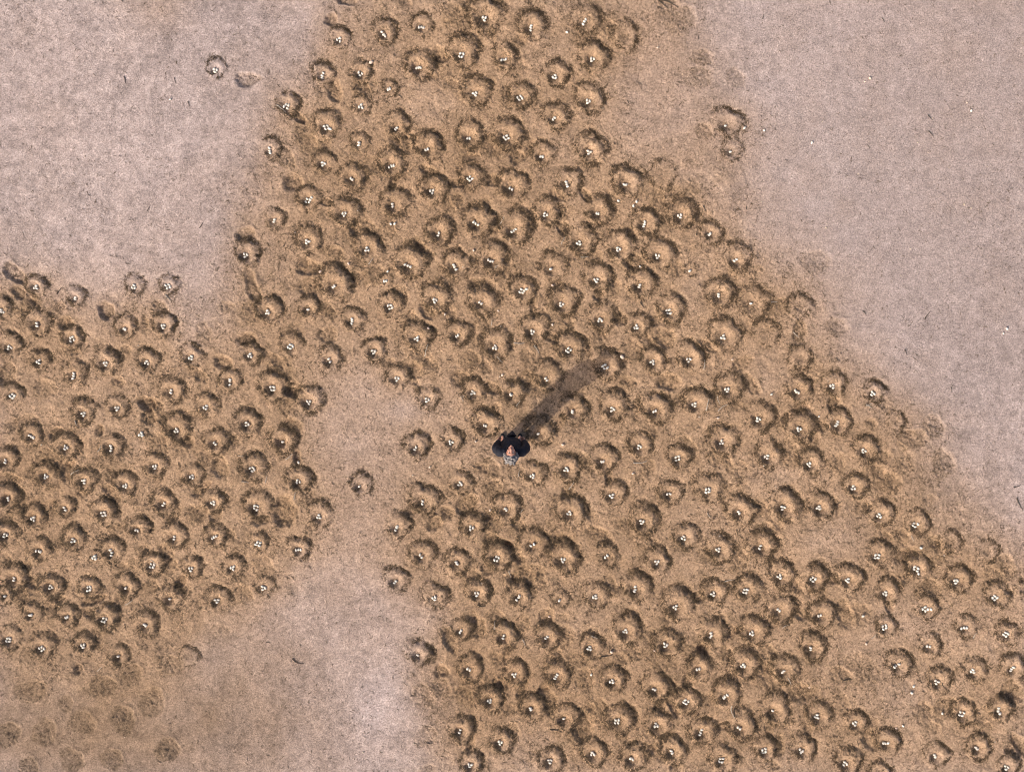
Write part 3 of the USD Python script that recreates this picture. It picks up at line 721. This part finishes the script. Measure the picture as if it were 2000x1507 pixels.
# ------------------------------------------------------------------ the man
def skin_tex(name, base, var, rough=0.6, scale=30.0, dist=0.004, strength=0.5, bscale=60.0):
    look(name, {
        'tc': ('texture_coordinate', {}), 'n': ('noise_texture', {'scale': scale, 'detail': 4.0}),
        'r': ('rgb_ramp', {'ramp': [(0.3, var), (0.7, base)]}), 'n2': ('noise_texture', {'scale': bscale, 'detail': 3.0}),
        'b': ('bump', {'strength': strength, 'distance': dist}), 'p': ('principled_bsdf', {'roughness': rough, 'specular_ior_level': 0.25})},
        [('tc.object', 'n.vector'), ('tc.object', 'n2.vector'), ('n.fac', 'r.fac'), ('r.color', 'p.base_color'), ('n2.fac', 'b.height'), ('b.normal', 'p.normal')])


skin_tex('skin', (0.52, 0.27, 0.19), (0.44, 0.21, 0.14), 0.5, 12, .002, .3)
skin_tex('navy_cloth', (0.016, 0.017, 0.026), (0.010, 0.011, 0.017), 0.8, 14, .012, .8, 9)
skin_tex('trouser_cloth', (0.014, 0.014, 0.018), (0.009, 0.009, 0.012), 0.85, 14, .01, .7, 10)
skin_tex('shoe_leather', (0.018, 0.015, 0.014), (0.011, 0.010, 0.010), 0.55, 20, .003, .4)
skin_tex('grey_hair', (0.33, 0.295, 0.275), (0.05, 0.044, 0.042), 0.75, 55, .006, .8, 90)
skin_tex('brow_hair', (0.06, 0.05, 0.045), (0.03, 0.025, 0.022), 0.7)
skin_tex('lips', (0.34, 0.13, 0.11), (0.30, 0.11, 0.10), 0.45)
skin_tex('eye_white', (0.7, 0.66, 0.62), (0.66, 0.6, 0.56), 0.2)
skin_tex('iris', (0.03, 0.02, 0.015), (0.02, 0.014, 0.01), 0.15)


def sph(p, r, seg=20):
    return m3.Manifold.sphere(r, seg).translate(tuple(map(float, p)))


def bone(p, rp, q, rq, seg=20):
    return m3.Manifold.batch_hull([sph(p, rp, seg), sph(q, rq, seg)])


def ell(p, r, seg=32):
    return m3.Manifold.sphere(1.0, seg).scale(tuple(map(float, r))).translate(tuple(map(float, p)))


def hull(*parts):
    return m3.Manifold.batch_hull(list(parts))


def finish(parts, size, iters=10, lamb=0.5):
    m = m3.Manifold.batch_boolean(list(parts), m3.OpType.Add).refine_to_length(size)
    me = m.to_mesh()
    t = trimesh.Trimesh(np.array(me.vert_properties[:, :3]), np.array(me.tri_verts), process=True)
    trimesh.smoothing.filter_taubin(t, lamb=lamb, nu=lamb + 0.03, iterations=iters)
    return t


MX, MY = -0.015, -1.14
MZ = float(height(MX, MY))
man = thing('person', 'man in a dark navy jacket, head thrown back, looking up with hands by his hips', 'person', (MX, MY, MZ))


def child(name, mesh, mat, smooth=True, label=None, parent=None):
    root = str((parent or man).GetPath())
    key = root + '/' + name
    n = NAMES.get(key, 0); NAMES[key] = n + 1
    pr = usdkit.mesh(stage, key if n == 0 else f'{key}_{n:03d}', mesh, '/World/Looks/' + mat, smooth=smooth).GetPrim()
    if label:
        pr.SetCustomDataByKey('label', label)
    return pr


# joints, in the man's frame: x to his right in the picture, +y the way he faces, z up
HIPZ, SHZ = 0.93, 1.45
TILT = math.radians(66)
HC = np.array([0.0, -0.022, 1.605])                 # centre of the head
ct, st = math.cos(TILT), math.sin(TILT)


def hd(p):
    """From the upright head's frame (face towards +y) to the tilted head."""
    p = np.asarray(p, float)
    return np.stack([p[..., 0], p[..., 1] * ct - p[..., 2] * st, p[..., 1] * st + p[..., 2] * ct], -1) + HC


J = {}
for s, k in ((-1, 'l'), (1, 'r')):
    J['sh' + k] = np.array([s * 0.195, -0.015, SHZ])
    J['el' + k] = np.array([s * 0.268, 0.040 + (0.02 if s > 0 else 0), 1.16])
    J['wr' + k] = np.array([s * 0.240, 0.115, 0.91])
    J['hip' + k] = np.array([s * 0.10, 0.030, HIPZ])
    J['kn' + k] = np.array([s * 0.135, 0.015, 0.50])
    J['an' + k] = np.array([s * 0.150, 0.0, 0.09])
body = []
# head: skull, cheeks, jaw, nose, ears, in the upright frame and then tilted
head = [ell((0, -0.012, 0.035), (0.078, 0.098, 0.092)), hull(ell((0, 0.03, 0.0), (0.066, 0.062, 0.06)), ell((0, 0.048, -0.083), (0.043, 0.032, 0.028))),
        hull(sph((0, 0.082, 0.028), 0.011), sph((0, 0.103, -0.028), 0.0145), sph((0.014, 0.090, -0.034), 0.0085), sph((-0.014, 0.090, -0.034), 0.0085)),
        ell((0, 0.066, -0.104), (0.021, 0.019, 0.016)), hull(ell((-0.034, 0.070, 0.036), (0.020, 0.012, 0.008)), ell((0.034, 0.070, 0.036), (0.020, 0.012, 0.008)))]
for s in (-1, 1):
    head.append(ell((s * 0.043, 0.052, -0.028), (0.024, 0.028, 0.026)))
    head.append(hull(ell((s * 0.079, -0.008, 0.012), (0.008, 0.018, 0.024)), ell((s * 0.073, 0.002, -0.022), (0.006, 0.010, 0.012))))
head.append(ell((0, -0.05, -0.03), (0.058, 0.055, 0.075)))
hm = m3.Manifold.batch_boolean(head, m3.OpType.Add)
for s in (-1, 1):                                     # eye sockets
    hm = hm - ell((s * 0.032, 0.092, 0.014), (0.019, 0.018, 0.013))
hm = hm.refine_to_length(0.008).warp_batch(lambda v: hd(np.asarray(v)))
body.append(hm)
body.append(hull(sph(hd((0, -0.035, -0.055)), 0.056), sph((0, -0.03, 1.47), 0.060)))
# torso and limbs
body.append(hull(ell((0, 0.0, 1.37), (0.15, 0.085, 0.09)), ell((0, 0.03, 1.12), (0.14, 0.10, 0.10))))
body.append(hull(ell((0, 0.03, 1.12), (0.14, 0.10, 0.10)), ell((0, 0.03, 0.95), (0.145, 0.095, 0.09))))
for k in 'lr':
    s = -1 if k == 'l' else 1
    body.append(bone((s * 0.05, -0.02, 1.43), 0.055, J['sh' + k], 0.052))
    body.append(bone(J['sh' + k], 0.054, J['el' + k], 0.042))
    body.append(bone(J['el' + k], 0.042, J['wr' + k], 0.029))
    body.append(bone(J['hip' + k], 0.085, J['kn' + k], 0.056))
    body.append(bone(J['kn' + k], 0.056, J['an' + k], 0.040))
    body.append(bone(J['an' + k], 0.038, J['an' + k] + [s * 0.02, 0.15, -0.055], 0.03))
    # hand: palm, four curled fingers and a thumb, hanging beside the hip
    w = J['wr' + k]
    dn = np.array([-s * 0.10, 0.38, -0.92]); dn /= np.linalg.norm(dn)      # along the hand
    fw = np.array([s * 0.15, 0.90, 0.37]); fw -= dn * fw.dot(dn); fw /= np.linalg.norm(fw)   # across the knuckles, thumb side
    inn = np.cross(dn, fw); inn *= -s * np.sign(inn[0])                     # palm looks inward
    body.append(hull(sph(w, 0.026), sph(w + dn * .085 + fw * .030, 0.0135), sph(w + dn * .085 - fw * .030, 0.0125)))
    for i, (ln, o) in enumerate(((.070, .031), (.078, .010), (.073, -.011), (.058, -.031))):
        a0 = w + dn * .085 + fw * o
        a1 = a0 + (dn * .95 + inn * .30) * ln * .45
        a2 = a1 + (dn * .70 + inn * .70) * ln * .32
        a3 = a2 + (dn * .30 + inn * .95) * ln * .25
        body += [bone(a0, .0105, a1, .0095, 12), bone(a1, .0095, a2, .0088, 12), bone(a2, .0088, a3, .0078, 12)]
    b0 = w + dn * .025 + fw * .024
    b1 = b0 + (dn * .55 + fw * .70 + inn * .25) * .042
    b2 = b1 + (dn * .85 + fw * .25 + inn * .35) * .032
    body += [bone(b0, .014, b1, .0115, 12), bone(b1, .0115, b2, .0095, 12)]
bm = finish(body, 0.012, 6)
child('body', bm, 'skin')

# jacket: torso with open stand-up collar and flared hem, sleeves
jk = [hull(ell((0, -0.010, 1.41), (0.180, 0.115, 0.080)), ell((0, 0.025, 1.22), (0.200, 0.155, 0.10))),
      hull(ell((0, 0.025, 1.22), (0.200, 0.155, 0.10)), ell((0, 0.045, 1.00), (0.200, 0.175, 0.09))),
      hull(ell((0, 0.045, 1.00), (0.200, 0.175, 0.09)), ell((0, 0.045, 0.80), (0.210, 0.170, 0.05))),
      hull(sph((0.015, 0.260, 1.02), 0.022), sph((0.018, 0.305, 0.83), 0.016), sph((-0.055, 0.225, 0.84), 0.02), sph((0.085, 0.225, 0.84), 0.02)),
      hull(ell((0, -0.03, 1.475), (0.10, 0.085, 0.04)), ell((0, -0.02, 1.42), (0.15, 0.10, 0.06)))]
for k in 'lr':
    s = -1 if k == 'l' else 1
    jk.append(bone((s * 0.06, -0.03, 1.44), 0.078, J['sh' + k] + [0, -0.005, 0], 0.086))
    jk.append(bone(J['sh' + k] + [0, -0.005, 0], 0.086, J['sh' + k] * .5 + J['el' + k] * .5 + [s * .022, -.004, 0], 0.084))
    jk.append(bone(J['sh' + k] * .5 + J['el' + k] * .5 + [s * .022, -.004, 0], 0.084, J['el' + k], 0.078))
    jk.append(bone(J['el' + k], 0.078, J['wr' + k] + [0, -0.01, 0.02], 0.055))
jm = finish(jk, 0.014, 8)
p = np.array(jm.vertices)
nn = np.array(jm.vertex_normals)
fold = meshkit.fbm(p * np.array([9, 9, 5.0]), 3, 5) - 0.5
ridge = np.abs(meshkit.fbm(p * np.array([14, 14, 9.0]), 2, 8) - 0.5) * 2
jm.vertices = p + nn * (0.022 * fold - 0.012 * ridge)[:, None]
jk_p = child('jacket', jm, 'navy_cloth')
zip_pts = []
col_parts = []
for s in (-1, 1):                                     # collar wings open under the raised chin
    col_parts.append(hull(sph((s * 0.088, -0.055, 1.51), 0.012, 12), sph((s * 0.080, 0.03, 1.50), 0.012, 12), sph((s * 0.040, 0.105, 1.445), 0.010, 12), sph((s * 0.10, 0.02, 1.44), 0.012, 12)))
col_parts.append(hull(sph((-0.088, -0.055, 1.51), 0.012, 12), sph((0.088, -0.055, 1.51), 0.012, 12), sph((0, -0.09, 1.50), 0.012, 12), sph((0, -0.10, 1.44), 0.012, 12)))
child('collar', finish(col_parts, 0.012, 3), 'navy_cloth', parent=jk_p)
# trousers and shoes
tr_ = [hull(ell((0, 0.03, 0.93), (0.165, 0.115, 0.09)), ell((-0.09, 0.03, 0.82), (0.09, 0.10, 0.05)), ell((0.09, 0.03, 0.82), (0.09, 0.10, 0.05)))]
for k in 'lr':
    tr_.append(bone(J['hip' + k], 0.108, J['kn' + k], 0.098))
    tr_.append(bone(J['kn' + k], 0.098, J['an' + k] + [0, 0, 0.02], 0.084))
child('trousers', finish(tr_, 0.018, 5), 'trouser_cloth')
for k in 'lr':
    s = -1 if k == 'l' else 1
    a = J['an' + k]
    sh = [hull(ell(a + [0, -0.045, -0.045], (0.042, 0.045, 0.042)), ell(a + [s * .010, 0.08, -0.058], (0.050, 0.06, 0.030)), ell(a + [s * .022, 0.165, -0.062], (0.043, 0.055, 0.026))),
          hull(ell(a + [0, -0.02, 0.015], (0.045, 0.05, 0.03)), ell(a + [0, 0.02, -0.04], (0.045, 0.06, 0.03)))]
    so = finish(sh, 0.01, 4)
    so.vertices[:, 2] = np.maximum(so.vertices[:, 2], 0.004)
    child('shoe', so, 'shoe_leather')
# face
for s in (-1, 1):
    e = trimesh.creation.icosphere(2, 0.0125); e.apply_translation((s * 0.032, 0.0705, 0.013))
    e.vertices = hd(np.array(e.vertices)); eye = child('eye', e, 'eye_white')
    i_ = trimesh.creation.icosphere(2, 0.0062); i_.apply_scale((1, .45, 1)); i_.apply_translation((s * 0.032, 0.0822, 0.0135))
    i_.vertices = hd(np.array(i_.vertices)); child('iris', i_, 'iris', parent=eye)
    br = finish([hull(sph((s * 0.014, 0.0835, 0.033), 0.0045, 10), sph((s * 0.034, 0.083, 0.039), 0.0052, 10)), hull(sph((s * 0.034, 0.083, 0.039), 0.0052, 10), sph((s * 0.053, 0.068, 0.033), 0.0035, 10))], 0.005, 2)
    br.vertices = hd(np.array(br.vertices)); child('eyebrow', br, 'brow_hair')
lip = finish([hull(sph((-0.023, 0.0705, -0.064), 0.004, 12), sph((-0.006, 0.0835, -0.061), 0.005, 12), sph((0.006, 0.0835, -0.061), 0.005, 12), sph((0.023, 0.0705, -0.064), 0.004, 12)),
              hull(sph((-0.019, 0.0715, -0.067), 0.004, 12), sph((0, 0.0825, -0.072), 0.0055, 12), sph((0.019, 0.0715, -0.067), 0.004, 12))], 0.004, 2)
lip.vertices = hd(np.array(lip.vertices)); child('mouth', lip, 'lips')
# hair: cap of curls
hr = np.random.default_rng(5)
curls = [ell((0, -0.040, 0.062), (0.090, 0.092, 0.085)), ell((0, -0.075, 0.005), (0.080, 0.055, 0.075))]
for i in range(190):
    a = hr.uniform(0, 2 * math.pi); zc = hr.uniform(-0.45, 1.0)
    d = np.array([math.cos(a) * math.sqrt(1 - zc * zc), math.sin(a) * math.sqrt(1 - zc * zc), zc])
    c = np.array([0, -0.036, 0.055]) + d * np.array([0.104, 0.106, 0.108])
    if c[1] > 0.035 and c[2] < 0.098 or c[1] > 0.052 or (abs(c[0]) > 0.05 and c[1] > 0.0 and c[2] < 0.06):
        continue
    rr = hr.uniform(0.014, 0.030)
    curls.append(hull(sph(c, rr, 10), sph(c + hr.normal(0, 0.016, 3) + d * 0.008, rr * 0.6, 8)))
for i in range(9):                                     # fringe over the forehead
    xx_ = -0.056 + 0.014 * i
    c = np.array([xx_, 0.062 - 4.5 * xx_ * xx_, 0.088 - 3.0 * xx_ * xx_])
    curls.append(hull(sph(c, 0.014, 10), sph(c + [hr.normal(0, .008), -0.02, 0.022], 0.018, 10)))
hm_ = m3.Manifold.batch_boolean(curls, m3.OpType.Add).refine_to_length(0.008).to_mesh()
ht = trimesh.Trimesh(np.array(hm_.vert_properties[:, :3]), np.array(hm_.tri_verts))
pv = np.array(ht.vertices)
pv += np.array(ht.vertex_normals) * (0.010 * (meshkit.fbm(pv * 70, 2, 3) - 0.5))[:, None]
ht.vertices = hd(pv)
child('hair', ht, 'grey_hair')
